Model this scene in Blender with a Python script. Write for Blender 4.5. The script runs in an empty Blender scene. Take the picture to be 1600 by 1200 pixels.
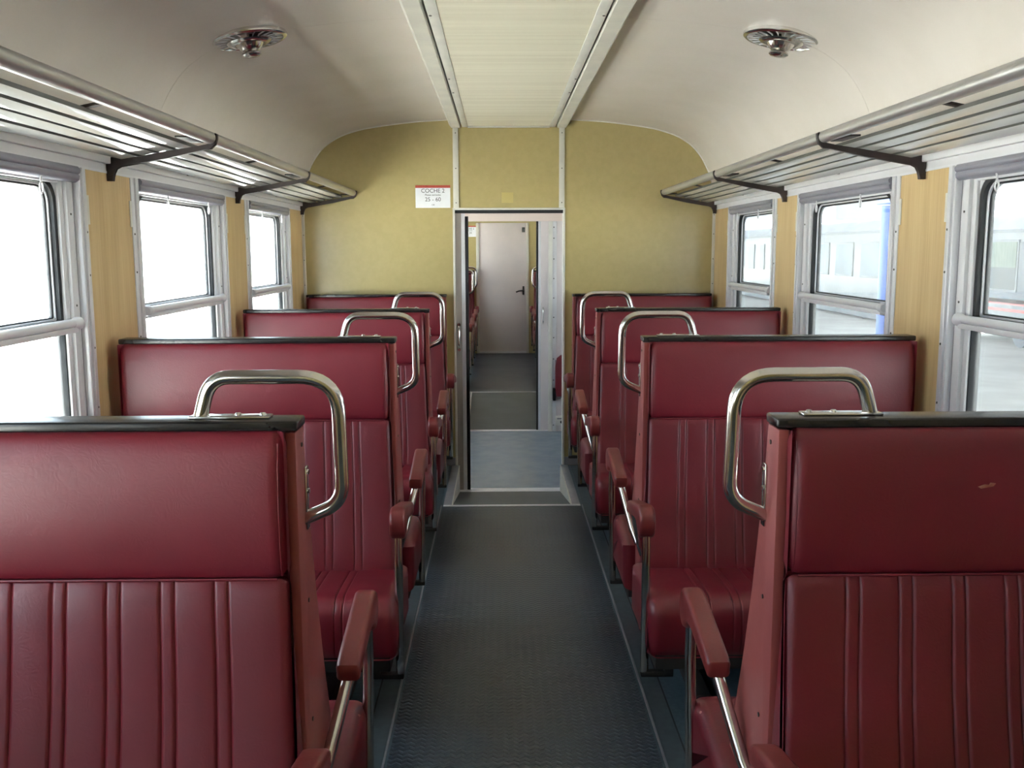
import bpy, bmesh, math, random
from mathutils import Vector, Matrix
random.seed(7)
S = bpy.context.scene
COL = S.collection
R = math.radians

# ---------------------------------------------------------------- camera, world, exposure
cam_d = bpy.data.cameras.new('camera')
cam = bpy.data.objects.new('camera', cam_d)
COL.objects.link(cam)
cam_d.sensor_width = 36.0
cam_d.lens = 36.0 * 1500.0 / 1600.0
cam_d.clip_start = 0.02
cam_d.clip_end = 500
PITCH, YAW, ROLL = 0.1394, 0.0126, -0.0033
cam.rotation_mode = 'XYZ'
rot = Matrix.Rotation(-YAW, 4, 'Z') @ Matrix.Rotation(math.pi / 2 - PITCH, 4, 'X') @ Matrix.Rotation(ROLL, 4, 'Z')
cam.matrix_world = Matrix.Translation((-0.0674, 0.0, 1.5198)) @ rot
S.camera = cam

wd = bpy.data.worlds.new('sky')
S.world = wd
wd.use_nodes = True
bg = wd.node_tree.nodes['Background']
bg.inputs[0].default_value = (0.74, 0.87, 1.0, 1)
bg.inputs[1].default_value = 1.0
sun_d = bpy.data.lights.new('sun', 'SUN')
sun_d.energy = 15.0
sun_d.angle = R(0.6)
sun_d.color = (1.0, 0.96, 0.90)
sun = bpy.data.objects.new('sun', sun_d)
COL.objects.link(sun)
sun.rotation_euler = (R(-12), R(24), 0)      # high, from beyond the platform side: the ground on the left lies in full sun
S.view_settings.view_transform = 'Standard'
S.view_settings.look = 'None'
S.view_settings.gamma = 1.0
S.view_settings.use_curve_mapping = False
S.view_settings.exposure = 2.9
S.cycles.use_denoising = True
S.cycles.diffuse_bounces = 6
S.cycles.max_bounces = 14
S.cycles.transparent_max_bounces = 24

# ---------------------------------------------------------------- materials
def lin(c):
    c = c / 255.0
    return c / 12.92 if c <= 0.04045 else ((c + 0.055) / 1.055) ** 2.4

def rgb(r, g, b):
    return (lin(r), lin(g), lin(b), 1.0)

class NT:
    def __init__(self, name):
        self.m = bpy.data.materials.new(name)
        self.m.use_nodes = True
        self.t = self.m.node_tree
        self.b = self.t.nodes['Principled BSDF']
    def n(self, typ, **kw):
        nd = self.t.nodes.new(typ)
        for k, v in kw.items():
            setattr(nd, k, v)
        return nd
    def l(self, a, b):
        self.t.links.new(a, b)
    def coords(self, scale=(1, 1, 1)):
        tc = self.n('ShaderNodeTexCoord')
        mp = self.n('ShaderNodeMapping')
        mp.inputs['Scale'].default_value = scale
        self.l(tc.outputs['Object'], mp.inputs['Vector'])
        return mp.outputs['Vector']
    def noise(self, vec, scale, detail=3, rough=0.5):
        nd = self.n('ShaderNodeTexNoise')
        nd.inputs['Scale'].default_value = scale
        nd.inputs['Detail'].default_value = detail
        nd.inputs['Roughness'].default_value = rough
        self.l(vec, nd.inputs['Vector'])
        return nd.outputs['Fac']
    def ramp(self, fac, stops):
        nd = self.n('ShaderNodeValToRGB')
        cr = nd.color_ramp
        while len(cr.elements) < len(stops):
            cr.elements.new(0.5)
        for e, (p, c) in zip(cr.elements, stops):
            e.position = p
            e.color = c
        self.l(fac, nd.inputs['Fac'])
        return nd.outputs['Color']
    def bump(self, h, strength, dist=0.01):
        nd = self.n('ShaderNodeBump')
        nd.inputs['Strength'].default_value = strength
        nd.inputs['Distance'].default_value = dist
        self.l(h, nd.inputs['Height'])
        self.l(nd.outputs['Normal'], self.b.inputs['Normal'])
    def set(self, color=None, rough=None, metal=None, spec=None, coat=None):
        if color is not None: self.b.inputs['Base Color'].default_value = color
        if rough is not None: self.b.inputs['Roughness'].default_value = rough
        if metal is not None: self.b.inputs['Metallic'].default_value = metal
        if spec is not None: self.b.inputs['Specular IOR Level'].default_value = spec
        if coat is not None: self.b.inputs['Coat Weight'].default_value = coat
        return self

def mottled(name, c1, c2, scale, rough, metal=0.0, spec=0.5, stretch=(1, 1, 1), bump=0.0, bscale=None, lo=0.35, hi=0.65):
    t = NT(name).set(rough=rough, metal=metal, spec=spec)
    v = t.coords(stretch)
    f = t.noise(v, scale, 4)
    t.l(t.ramp(f, [(lo, c1), (hi, c2)]), t.b.inputs['Base Color'])
    if bump:
        t.bump(t.noise(v, bscale or scale * 4, 3), bump, 0.004)
    return t.m

def vinyl(name, c1, c2, c3, rough):
    t = NT(name).set(rough=rough, spec=0.6)
    v = t.coords()
    f = t.noise(v, 2.2, 3)
    base = t.ramp(f, [(0.3, c1), (0.55, c2), (0.78, c3)])
    t.l(base, t.b.inputs['Base Color'])
    # leather grain: creases from stretched cells plus fine pores
    vo = t.n('ShaderNodeTexVoronoi', feature='DISTANCE_TO_EDGE')
    vo.inputs['Scale'].default_value = 90
    wob = t.n('ShaderNodeTexNoise'); wob.inputs['Scale'].default_value = 14
    t.l(v, wob.inputs['Vector'])
    mx = t.n('ShaderNodeMix', data_type='VECTOR'); mx.inputs['Factor'].default_value = 0.12
    t.l(v, mx.inputs[4]); t.l(wob.outputs['Color'], mx.inputs[5])
    t.l(mx.outputs[1], vo.inputs['Vector'])
    big = t.noise(v, 9, 3)
    ad = t.n('ShaderNodeMath', operation='MULTIPLY_ADD')
    ad.inputs[1].default_value = 0.25
    t.l(vo.outputs['Distance'], ad.inputs[0]); t.l(big, ad.inputs[2])
    t.bump(ad.outputs[0], 0.28, 0.004)
    rr = t.n('ShaderNodeMapRange'); rr.inputs['To Min'].default_value = rough - 0.07; rr.inputs['To Max'].default_value = rough + 0.1
    t.l(t.noise(v, 7, 4), rr.inputs['Value']); t.l(rr.outputs[0], t.b.inputs['Roughness'])
    return t.m

M = {}
M['vinyl'] = vinyl('red_vinyl', rgb(98, 16, 31), rgb(110, 19, 36), rgb(121, 26, 44), 0.42)
M['vinyl_pad'] = vinyl('armrest_vinyl', rgb(112, 38, 40), rgb(124, 46, 46), rgb(136, 58, 54), 0.38)
M['panel_red'] = mottled('panel_paint', rgb(142, 70, 69), rgb(154, 80, 77), 6, 0.42, bump=0.08, bscale=60)
M['stitch'] = mottled('stitching', rgb(168, 92, 96), rgb(184, 112, 112), 40, 0.5)
M['scuff'] = mottled('scuff', rgb(150, 96, 78), rgb(170, 120, 100), 60, 0.6)
M['worn'] = mottled('worn_vinyl', rgb(140, 28, 34), rgb(124, 26, 34), 30, 0.45)
M['chrome'] = mottled('chrome', rgb(226, 225, 224), rgb(210, 207, 202), 7, 0.16, metal=1.0)
M['alu'] = mottled('aluminium', rgb(224, 224, 229), rgb(220, 220, 225), 5, 0.30, metal=0.2)
M['alu_white'] = mottled('painted_aluminium', rgb(218, 217, 220), rgb(212, 211, 214), 6, 0.36, metal=0.05)
M['alu_grey'] = mottled('grey_profile', rgb(150, 150, 156), rgb(136, 136, 144), 6, 0.4, metal=0.3)
M['slat'] = mottled('polished_slat', rgb(206, 206, 202), rgb(200, 200, 196), 3, 0.07, metal=0.12, spec=0.8)
M['slat_gap_shade'] = mottled('slat_gap_shade', rgb(92, 92, 88), rgb(84, 84, 80), 4, 0.5, metal=0.3)  # dark grey on slat edges, painted as shade in the gaps
M['rail'] = mottled('satin_rail', rgb(198, 197, 195), rgb(190, 189, 187), 3, 0.34, metal=0.75)
M['black'] = mottled('black_trim', rgb(24, 22, 24), rgb(34, 31, 32), 9, 0.26)
M['iron'] = mottled('cast_bracket', rgb(38, 27, 28), rgb(52, 40, 38), 14, 0.5, bump=0.1, bscale=80)
M['rubber'] = mottled('rubber', rgb(18, 20, 24), rgb(30, 32, 36), 20, 0.6)
M['dark'] = mottled('dark_frame', rgb(26, 25, 27), rgb(36, 34, 35), 8, 0.6)
M['screw'] = mottled('screw', rgb(110, 108, 104), rgb(90, 88, 84), 30, 0.4, metal=0.8)
M['blocker_cloth'] = mottled('blocker_cloth', rgb(96, 92, 96), rgb(104, 100, 104), 30, 0.8)
M['blind'] = mottled('blind_cover', rgb(158, 158, 168), rgb(146, 146, 158), 5, 0.38, metal=0.3)
M['olive'] = mottled('olive_laminate', rgb(178, 163, 110), rgb(183, 168, 115), 26, 0.28, spec=0.8, bump=0.05, bscale=120)
M['olive_patch'] = mottled('patch', rgb(198, 182, 118), rgb(200, 184, 120), 20, 0.4)
M['ceil'] = mottled('ceiling_vinyl', rgb(214, 206, 198), rgb(220, 212, 205), 3, 0.33, spec=0.5, stretch=(1, 1, 1), bump=0.03, bscale=5)
M['ceil_mid'] = mottled('ribbed_panel', rgb(214, 207, 186), rgb(226, 220, 200), 1.2, 0.5, stretch=(0.4, 14, 1))
M['white'] = mottled('white_trim', rgb(224, 222, 214), rgb(212, 210, 204), 8, 0.4)
M['cream'] = mottled('cream_rail', rgb(218, 215, 204), rgb(206, 203, 194), 6, 0.4)
M['pink'] = mottled('pale_laminate', rgb(224, 206, 198), rgb(228, 211, 203), 5, 0.4)
M['lavender'] = mottled('pale_partition', rgb(214, 205, 206), rgb(219, 210, 211), 5, 0.4)
M['leaf'] = mottled('grey_door', rgb(168, 160, 154), rgb(158, 150, 145), 4, 0.4)
M['leaf_pink'] = mottled('end_door_laminate', rgb(218, 208, 206), rgb(212, 203, 202), 4, 0.36)
M['vest_floor'] = mottled('vestibule_lino', rgb(104, 120, 134), rgb(116, 130, 142), 9, 0.26, bump=0.03, bscale=60)
M['side_floor'] = mottled('side_lino', rgb(62, 80, 92), rgb(76, 94, 104), 60, 0.42, bump=0.04, bscale=200)
M['border'] = mottled('border_strip', rgb(58, 70, 78), rgb(68, 80, 88), 30, 0.42)
M['paper'] = mottled('paper', rgb(232, 234, 240), rgb(238, 240, 245), 12, 0.6)
M['print_red'] = mottled('red_print', rgb(176, 70, 58), rgb(188, 80, 66), 30, 0.6)
M['ink'] = mottled('ink', rgb(70, 72, 80), rgb(80, 82, 90), 30, 0.6)
M['car_body'] = mottled('carriage_paint', rgb(124, 128, 134), rgb(132, 136, 141), 2, 0.4)
M['canopy_paint'] = mottled('canopy_paint', rgb(150, 154, 160), rgb(158, 162, 168), 2, 0.6)
M['concrete'] = mottled('concrete', rgb(188, 186, 180), rgb(204, 202, 198), 1.5, 0.8)
M['paint_white'] = mottled('vehicle_white', rgb(226, 228, 230), rgb(234, 236, 238), 2, 0.4)
M['roof_grey'] = mottled('roof_grey', rgb(150, 156, 166), rgb(166, 172, 180), 2, 0.6)
M['blue'] = mottled('blue_paint', rgb(28, 92, 186), rgb(38, 102, 194), 2, 0.45)
M['blue_light'] = mottled('pale_blue_paint', rgb(70, 156, 208), rgb(82, 166, 214), 2, 0.45)
M['red'] = mottled('vehicle_red', rgb(190, 40, 40), rgb(200, 50, 48), 3, 0.4)
M['steel'] = mottled('underframe_steel', rgb(86, 92, 104), rgb(98, 104, 114), 4, 0.6)
M['curtain'] = mottled('curtain', rgb(120, 130, 122), rgb(100, 112, 106), 4, 0.8, stretch=(1, 6, 1))
M['tint'] = mottled('coach_glass', rgb(46, 54, 62), rgb(66, 76, 86), 1.3, 0.4, spec=0.15)
M['tint_pale'] = mottled('pale_coach_glass', rgb(78, 92, 106), rgb(100, 114, 126), 1.3, 0.4, spec=0.15)

def wood():
    t = NT('wood_laminate').set(rough=0.38, spec=0.45)
    v = t.coords((1, 1, 0.03))
    f = t.noise(v, 110, 4, 0.6)
    f2 = t.noise(t.coords((1, 1, 0.12)), 14, 3)
    a = t.n('ShaderNodeMath', operation='ADD'); t.l(f, a.inputs[0]); t.l(f2, a.inputs[1])
    h = t.n('ShaderNodeMath', operation='MULTIPLY'); h.inputs[1].default_value = 0.5; t.l(a.outputs[0], h.inputs[0])
    t.l(t.ramp(h.outputs[0], [(0.34, rgb(190, 158, 112)), (0.5, rgb(203, 174, 126)), (0.68, rgb(212, 186, 140))]), t.b.inputs['Base Color'])
    return t.m
M['wood'] = wood()

def aisle():
    t = NT('aisle_rubber').set(rough=0.36, spec=0.6)
    tc = t.n('ShaderNodeTexCoord')
    sep = t.n('ShaderNodeSeparateXYZ'); t.l(tc.outputs['Object'], sep.inputs[0])
    # worn brownish centre, bluish edges
    ab = t.n('ShaderNodeMath', operation='ABSOLUTE'); t.l(sep.outputs['X'], ab.inputs[0])
    nz = t.noise(tc.outputs['Object'], 2.5, 3)
    ad = t.n('ShaderNodeMath', operation='MULTIPLY_ADD'); ad.inputs[1].default_value = 0.16
    t.l(nz, ad.inputs[0]); t.l(ab.outputs[0], ad.inputs[2])
    col = t.ramp(ad.outputs[0], [(0.12, rgb(48, 57, 63)), (0.28, rgb(44, 58, 68)), (0.44, rgb(38, 52, 66))])
    t.l(col, t.b.inputs['Base Color'])
    # interlocking wave relief: rows of chevrons across the aisle
    def math_(op, a, b=None, c=None):
        n = t.n('ShaderNodeMath', operation=op)
        for i, q in enumerate((a, b, c)):
            if q is None: continue
            if isinstance(q, (int, float)): n.inputs[i].default_value = q
            else: t.l(q, n.inputs[i])
        return n.outputs[0]
    px = math_('PINGPONG', sep.outputs['X'], 0.016)
    y2 = math_('ADD', sep.outputs['Y'], math_('MULTIPLY', px, 0.75))
    w = math_('SINE', math_('MULTIPLY', y2, 2 * math.pi / 0.024))
    w = math_('SMOOTH_MAX', w, -0.2, 0.3)
    t.bump(w, 0.55, 0.004)
    rr = t.n('ShaderNodeMapRange'); rr.inputs['To Min'].default_value = 0.28; rr.inputs['To Max'].default_value = 0.4
    t.l(nz, rr.inputs['Value']); t.l(rr.outputs[0], t.b.inputs['Roughness'])
    return t.m
M['aisle'] = aisle()

def ramp_mat():
    t = NT('ramp_rubber').set(color=rgb(66, 72, 76), rough=0.4)
    v = t.coords()
    wv = t.n('ShaderNodeTexWave', wave_type='BANDS', bands_direction='Y')
    wv.inputs['Scale'].default_value = 26; wv.inputs['Distortion'].default_value = 0
    t.l(v, wv.inputs['Vector'])
    t.bump(wv.outputs['Fac'], 0.4, 0.004)
    t.l(t.ramp(t.noise(v, 5), [(0.3, rgb(60, 66, 68)), (0.7, rgb(74, 80, 82))]), t.b.inputs['Base Color'])
    return t.m
M['ramp'] = ramp_mat()

def glass():
    m = bpy.data.materials.new('dusty_window_glass'); m.use_nodes = True
    t = m.node_tree
    for n in list(t.nodes): t.nodes.remove(n)
    out = t.nodes.new('ShaderNodeOutputMaterial')
    tr = t.nodes.new('ShaderNodeBsdfTransparent'); tr.inputs[0].default_value = (0.93, 0.97, 0.97, 1)
    dust = t.nodes.new('ShaderNodeBsdfTranslucent'); dust.inputs[0].default_value = (0.9, 0.93, 0.93, 1)
    gl = t.nodes.new('ShaderNodeBsdfGlossy'); gl.inputs['Roughness'].default_value = 0.02
    nz = t.nodes.new('ShaderNodeTexNoise'); nz.inputs['Scale'].default_value = 3.0
    tc = t.nodes.new('ShaderNodeTexCoord'); t.links.new(tc.outputs['Object'], nz.inputs['Vector'])
    mr = t.nodes.new('ShaderNodeMapRange'); mr.inputs['To Min'].default_value = 0.05; mr.inputs['To Max'].default_value = 0.10
    t.links.new(nz.outputs['Fac'], mr.inputs['Value'])
    m1 = t.nodes.new('ShaderNodeMixShader'); t.links.new(mr.outputs[0], m1.inputs[0])
    t.links.new(tr.outputs[0], m1.inputs[1]); t.links.new(dust.outputs[0], m1.inputs[2])
    lw = t.nodes.new('ShaderNodeLayerWeight'); lw.inputs[0].default_value = 0.5
    pw = t.nodes.new('ShaderNodeMath'); pw.operation = 'POWER'; pw.inputs[1].default_value = 5.0
    t.links.new(lw.outputs['Facing'], pw.inputs[0])
    fr = t.nodes.new('ShaderNodeMath'); fr.operation = 'MULTIPLY_ADD'; fr.inputs[1].default_value = 0.6; fr.inputs[2].default_value = 0.03
    t.links.new(pw.outputs[0], fr.inputs[0])
    m2 = t.nodes.new('ShaderNodeMixShader'); t.links.new(fr.outputs[0], m2.inputs[0])
    t.links.new(m1.outputs[0], m2.inputs[1]); t.links.new(gl.outputs[0], m2.inputs[2])
    t.links.new(m2.outputs[0], out.inputs[0])
    return m
M['glass'] = glass()

# ---------------------------------------------------------------- mesh helpers
class MB:
    """collects shapes; build() links them as ONE mesh object"""
    def __init__(self):
        self.bm = bmesh.new()
    def box(self, lo, hi, bev=0.0, seg=2):
        lo, hi = [min(a, b) for a, b in zip(lo, hi)], [max(a, b) for a, b in zip(lo, hi)]
        c = [(a + b) / 2 for a, b in zip(lo, hi)]
        d = [max(b - a, 1e-5) for a, b in zip(lo, hi)]
        r = bmesh.ops.create_cube(self.bm, size=1, matrix=Matrix.Translation(c) @ Matrix.Diagonal((*d, 1)))
        if bev:
            es = list({e for v in r['verts'] for e in v.link_edges})
            bmesh.ops.bevel(self.bm, geom=es, offset=min(bev, min(d) * 0.45), segments=seg, profile=0.5, affect='EDGES')
        return self
    def prism(self, poly, lo, hi, axis='y', bev=0.0):
        def P(a, b, c):
            return {'y': (a, c, b), 'x': (c, a, b), 'z': (a, b, c)}[axis]
        v0 = [self.bm.verts.new(P(a, b, lo)) for a, b in poly]
        v1 = [self.bm.verts.new(P(a, b, hi)) for a, b in poly]
        n = len(poly)
        fs = [self.bm.faces.new(v0), self.bm.faces.new(v1)]
        for i in range(n):
            fs.append(self.bm.faces.new((v0[i], v0[(i + 1) % n], v1[(i + 1) % n], v1[i])))
        if bev:
            es = list({e for f in fs[:2] for e in f.edges})
            bmesh.ops.bevel(self.bm, geom=es, offset=bev, segments=2, profile=0.5, affect='EDGES')
        return self
    def tube(self, path, r, seg=12, caps=True, closed=False):
        pts = [Vector(p) for p in path]
        n = len(pts)
        rs = r if isinstance(r, (list, tuple)) else [r] * n
        rings = []
        nrm = None
        for i, p in enumerate(pts):
            if closed:
                tg = (pts[(i + 1) % n] - pts[i - 1]).normalized()
            else:
                tg = (pts[min(i + 1, n - 1)] - pts[max(i - 1, 0)]).normalized()
            if nrm is None:
                up = Vector((0, 0, 1)) if abs(tg.z) < 0.9 else Vector((1, 0, 0))
                nrm = tg.cross(up).normalized()
            nrm = (nrm - tg * nrm.dot(tg)).normalized()
            b = tg.cross(nrm)
            rings.append([self.bm.verts.new(p + rs[i] * (math.cos(a) * nrm + math.sin(a) * b))
                          for a in (2 * math.pi * k / seg for k in range(seg))])
        m = n if closed else n - 1
        for i in range(m):
            A, B = rings[i], rings[(i + 1) % n]
            for k in range(seg):
                self.bm.faces.new((A[k], A[(k + 1) % seg], B[(k + 1) % seg], B[k]))
        if caps and not closed:
            self.bm.faces.new(rings[0][::-1]); self.bm.faces.new(rings[-1])
        return self
    def lathe(self, prof, seg=32, mat=Matrix.Identity(4)):
        rings = []
        for r, z in prof:
            if r < 1e-6:
                rings.append([self.bm.verts.new(mat @ Vector((0, 0, z)))])
            else:
                rings.append([self.bm.verts.new(mat @ Vector((r * math.cos(2 * math.pi * k / seg), r * math.sin(2 * math.pi * k / seg), z))) for k in range(seg)])
        for A, B in zip(rings, rings[1:]):
            if len(A) == 1 and len(B) == 1: continue
            for k in range(seg):
                k2 = (k + 1) % seg
                if len(A) == 1: self.bm.faces.new((A[0], B[k], B[k2]))
                elif len(B) == 1: self.bm.faces.new((A[k], A[k2], B[0]))
                else: self.bm.faces.new((A[k], A[k2], B[k2], B[k]))
        return self
    def sheet(self, prof, y0, y1, out):
        """open profile [(x,z)] swept along y with a second skin at profile 'out'"""
        a0 = [self.bm.verts.new((x, y0, z)) for x, z in prof]; a1 = [self.bm.verts.new((x, y1, z)) for x, z in prof]
        b0 = [self.bm.verts.new((x, y0, z)) for x, z in out]; b1 = [self.bm.verts.new((x, y1, z)) for x, z in out]
        n = len(prof)
        for i in range(n - 1):
            self.bm.faces.new((a0[i], a0[i + 1], a1[i + 1], a1[i]))
            self.bm.faces.new((b0[i], b0[i + 1], b1[i + 1], b1[i]))
            self.bm.faces.new((a0[i], a0[i + 1], b0[i + 1], b0[i]))
            self.bm.faces.new((a1[i], a1[i + 1], b1[i + 1], b1[i]))
        for i in (0, n - 1):
            self.bm.faces.new((a0[i], a1[i], b1[i], b0[i]))
        return self
    def mesh(self, name, mat, angle=35, mirror=False):
        if mirror:
            for v in self.bm.verts: v.co.x = -v.co.x
        bmesh.ops.recalc_face_normals(self.bm, faces=self.bm.faces)
        me = bpy.data.meshes.new(name)
        self.bm.to_mesh(me); self.bm.free()
        me.polygons.foreach_set('use_smooth', [True] * len(me.polygons))
        me.set_sharp_from_angle(angle=R(angle))
        me.materials.append(M[mat])
        return me
    def build(self, name, mat, parent=None, angle=35, mirror=False):
        return link(name, self.mesh(name, mat, angle, mirror), parent)

def link(name, me, parent=None, loc=(0, 0, 0)):
    o = bpy.data.objects.new(name, me)
    COL.objects.link(o)
    o.location = loc
    if parent: o.parent = parent
    return o

def empty(name, loc=(0, 0, 0)):
    o = bpy.data.objects.new(name, None); COL.objects.link(o); o.location = loc
    o.empty_display_size = 0.1
    return o

def tag(o, label, cat, group=None):
    o['label'] = label; o['category'] = cat
    if group: o['group'] = group
    return o

def struct(o, label=None):
    o['kind'] = 'structure'
    if label: o['label'] = label
    return o

def stuff(o):
    o['kind'] = 'stuff'; return o

def copy_tree(o, parent=None):
    c = o.copy(); COL.objects.link(c)
    c.parent = parent
    for ch in list(o.children): copy_tree(ch, c)
    return c

def fillet(pts, rad, n=6):
    pts = [Vector(p) for p in pts]
    rad = rad if isinstance(rad, (list, tuple)) else [rad] * len(pts)
    out = [pts[0]]
    for i in range(1, len(pts) - 1):
        a, b, c = pts[i - 1], pts[i], pts[i + 1]
        u, v = (a - b), (c - b)
        ang = u.angle(v)
        d = min(rad[i] / math.tan(ang / 2), u.length * 0.49, v.length * 0.49)
        p, q = b + u.normalized() * d, b + v.normalized() * d
        for k in range(n + 1):
            t = k / n
            out.append(p * (1 - t) ** 2 + b * 2 * t * (1 - t) + q * t ** 2)
    out.append(pts[-1])
    return out

def spline(pts, n=4):
    out = []
    P = [pts[0]] + list(pts) + [pts[-1]]
    for i in range(1, len(P) - 2):
        for k in range(n):
            t = k / n
            out.append(tuple(0.5 * (2 * P[i][j] + (P[i + 1][j] - P[i - 1][j]) * t + (2 * P[i - 1][j] - 5 * P[i][j] + 4 * P[i + 1][j] - P[i + 2][j]) * t * t
                       + (3 * P[i][j] - P[i - 1][j] - 3 * P[i + 1][j] + P[i + 2][j]) * t ** 3) for j in range(len(P[i]))))
    out.append(tuple(pts[-1]))
    return out

def cushion(profile, xs, r_end, stitches=(), mask=None, groove=0.0045, puff=0.0, warp=None):
    """closed (y,z) loop stretched along x with rounded ends; grooves pressed in along the stitch lines where mask > 0"""
    n = len(profile)
    P = [Vector((0, a, b)) for a, b in profile]
    area = sum(P[i].y * P[(i + 1) % n].z - P[(i + 1) % n].y * P[i].z for i in range(n))
    N = []
    for i in range(n):
        tg = (P[(i + 1) % n] - P[i - 1]).normalized()
        nn = Vector((0, tg.z, -tg.y))
        N.append(nn if area > 0 else -nn)
    x0, x1 = xs[0], xs[-1]
    mb = MB(); rings = []
    cuts = [x0] + [s for s in stitches] + [x1]
    for x in xs:
        t = min(x - x0, x1 - x)
        ins = r_end - math.sqrt(max(r_end ** 2 - (r_end - t) ** 2, 0)) if t < r_end else 0.0
        g = sum(math.exp(-((x - s) / 0.0022) ** 2) for s in stitches) * groove
        pf = 0.0
        if puff:
            for a, b in zip(cuts, cuts[1:]):
                if a <= x <= b:
                    pf = puff * (1 - (2 * (x - a) / (b - a) - 1) ** 2) * min(1, (b - a) / 0.06)
        ring = []
        for i in range(n):
            m = mask[i] if mask else 0.0
            p = P[i] - N[i] * (ins + (g - pf) * m)
            xx = x if warp is None else warp(x, p.z)
            ring.append(mb.bm.verts.new((xx, p.y, p.z)))
        rings.append(ring)
    for A, B in zip(rings, rings[1:]):
        for k in range(n):
            mb.bm.faces.new((A[k], A[(k + 1) % n], B[(k + 1) % n], B[k]))
    mb.bm.faces.new(rings[0]); mb.bm.faces.new(rings[-1])
    return mb

def text_mesh(body, size, mat, name, align='CENTER'):
    cu = bpy.data.curves.new(name, 'FONT'); cu.body = body; cu.size = size
    cu.align_x = align; cu.align_y = 'CENTER'; cu.extrude = 0.0003
    ob = bpy.data.objects.new(name, cu); COL.objects.link(ob)
    dg = bpy.context.evaluated_depsgraph_get()
    me = bpy.data.meshes.new_from_object(ob.evaluated_get(dg))
    bpy.data.objects.remove(ob); bpy.data.curves.remove(cu)
    me.materials.clear(); me.materials.append(M[mat])
    return me

def screws(points, axis, r=0.004, h=0.002):
    mb = MB()
    for p in points:
        q = {'x': Matrix.Rotation(R(90), 4, 'Y'), 'y': Matrix.Rotation(R(90), 4, 'X'), 'z': Matrix.Identity(4)}[axis]
        mb.lathe([(0, h), (r * 0.7, h * 0.8), (r, 0), (r, -h), (0, -h)], 8, Matrix.Translation(p) @ q)
    return mb

# ---------------------------------------------------------------- dimensions
A, B, W, H = 0.434, 1.384, 1.4186, 1.217
PIT = 1.626
YW, Y0 = 6.676, -1.70          # end wall, wall behind the camera
YV, YE = 8.95, 14.10           # vestibule partition, far end wall
ZV = -0.19                     # vestibule floor
WZ0, WZ1 = 0.82, 1.787         # window opening
prof_half = spline([(0.385, 2.39), (0.50, 2.384), (0.67, 2.372), (0.93, 2.338), (1.06, 2.308), (1.16, 2.27), (1.25, 2.21),
                    (1.31, 2.14), (1.355, 2.06), (1.385, 1.98), (1.404, 1.90), (W, 1.845)], 3)
out_half = [(x + 0.10 * min(1, max(0, (x - 0.6))), z + 0.07) for x, z in prof_half]

# ---------------------------------------------------------------- outside: ground, platform
g = MB().box((-120, -60, -1.3), (1.5, 160, -1.1)).build('ground', 'concrete'); struct(g)
g = MB().box((1.9, -60, -1.3), (120, 160, -0.25)).build('platform', 'concrete'); struct(g)

# ---------------------------------------------------------------- car shell
fl = struct(empty('floor'))
MB().box((-1.5, Y0 - 0.1, -0.42), (1.5, YE + 0.2, -0.33)).build('underfloor', 'dark', fl)
for s in (-1, 1):
    MB().box((s * 0.41, Y0, -0.06), (s * 1.42, YW, 0)).build('side_floor', 'side_floor', fl)
    MB().box((s * 0.418, Y0, 0), (s * 0.424, 5.6, 0.0035)).build('edge_bead', 'alu_grey', fl)
    MB().box((s * 0.426, Y0, 0), (s * 0.488, YW - 0.02, 0.003)).build('border_strip', 'border', fl)
    MB().box((s * 0.488, Y0, 0), (s * 0.494, YW - 0.02, 0.0012)).build('floor_joint', 'rubber', fl)
    # flange beside the ramp and its wedge-shaped cheek
    MB().box((s * 0.362, 5.6, -0.02), (s * 0.41, YW, 0.004), 0.002).build('ramp_flange', 'alu_grey', fl)
    MB().prism([(5.6, 0.0), (YW, 0.0), (YW, ZV - 0.02), (5.6, -0.03)], s * 0.356, s * 0.366, 'x').build('ramp_cheek', 'cream', fl)
    MB().box((s * 0.41, 5.6, -0.06), (s * 0.366, YW, -0.02)).build('ramp_support', 'dark', fl)
MB().box((-0.41, Y0, -0.06), (0.41, 5.6, 0.001)).build('aisle_strip', 'aisle', fl)
MB().prism([(5.6, 0.0), (YW, ZV), (YW, ZV - 0.06), (5.6, -0.06)], -0.356, 0.356, 'x').build('ramp', 'ramp', fl)
MB().box((-0.41, 5.575, 0), (0.41, 5.603, 0.004), 0.0015).build('ramp_edge_strip', 'alu', fl)
MB().box((-0.385, YW - 0.02, ZV), (0.385, YW + 0.08, ZV + 0.006), 0.002).build('door_sill', 'alu', fl)
MB().box((-1.42, YW + 0.02, ZV - 0.06), (1.42, 9.0, ZV)).build('vestibule_floor', 'vest_floor', fl)
MB().box((-0.37, 8.955, ZV), (0.42, 9.02, ZV + 0.006), 0.002).build('door_sill', 'alu', fl)
MB().prism([(9.0, ZV), (10.2, 0), (10.2, -0.06), (9.0, ZV - 0.06)], -0.37, 0.37, 'x').build('ramp', 'ramp', fl)
MB().box((-0.41, 10.19, 0), (0.41, 10.215, 0.004), 0.0015).build('ramp_edge_strip', 'alu', fl)
MB().box((-0.41, 10.2, -0.06), (0.41, YE, 0.001)).build('aisle_strip', 'aisle', fl)
for s in (-1, 1):
    MB().box((s * 0.41, 9.05, -0.06), (s * 1.42, YE, 0)).build('side_floor', 'side_floor', fl)
    MB().prism([(10.2, 0.004), (9.0, 0.004), (9.0, ZV - 0.02), (10.2, -0.03)], s * 0.366, s * 0.376, 'x').build('ramp_cheek', 'cream', fl)
    MB().box((s * 0.37, 9.05, -0.03), (s * 0.41, 10.2, 0.003)).build('ramp_flange', 'alu_grey', fl)

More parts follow.
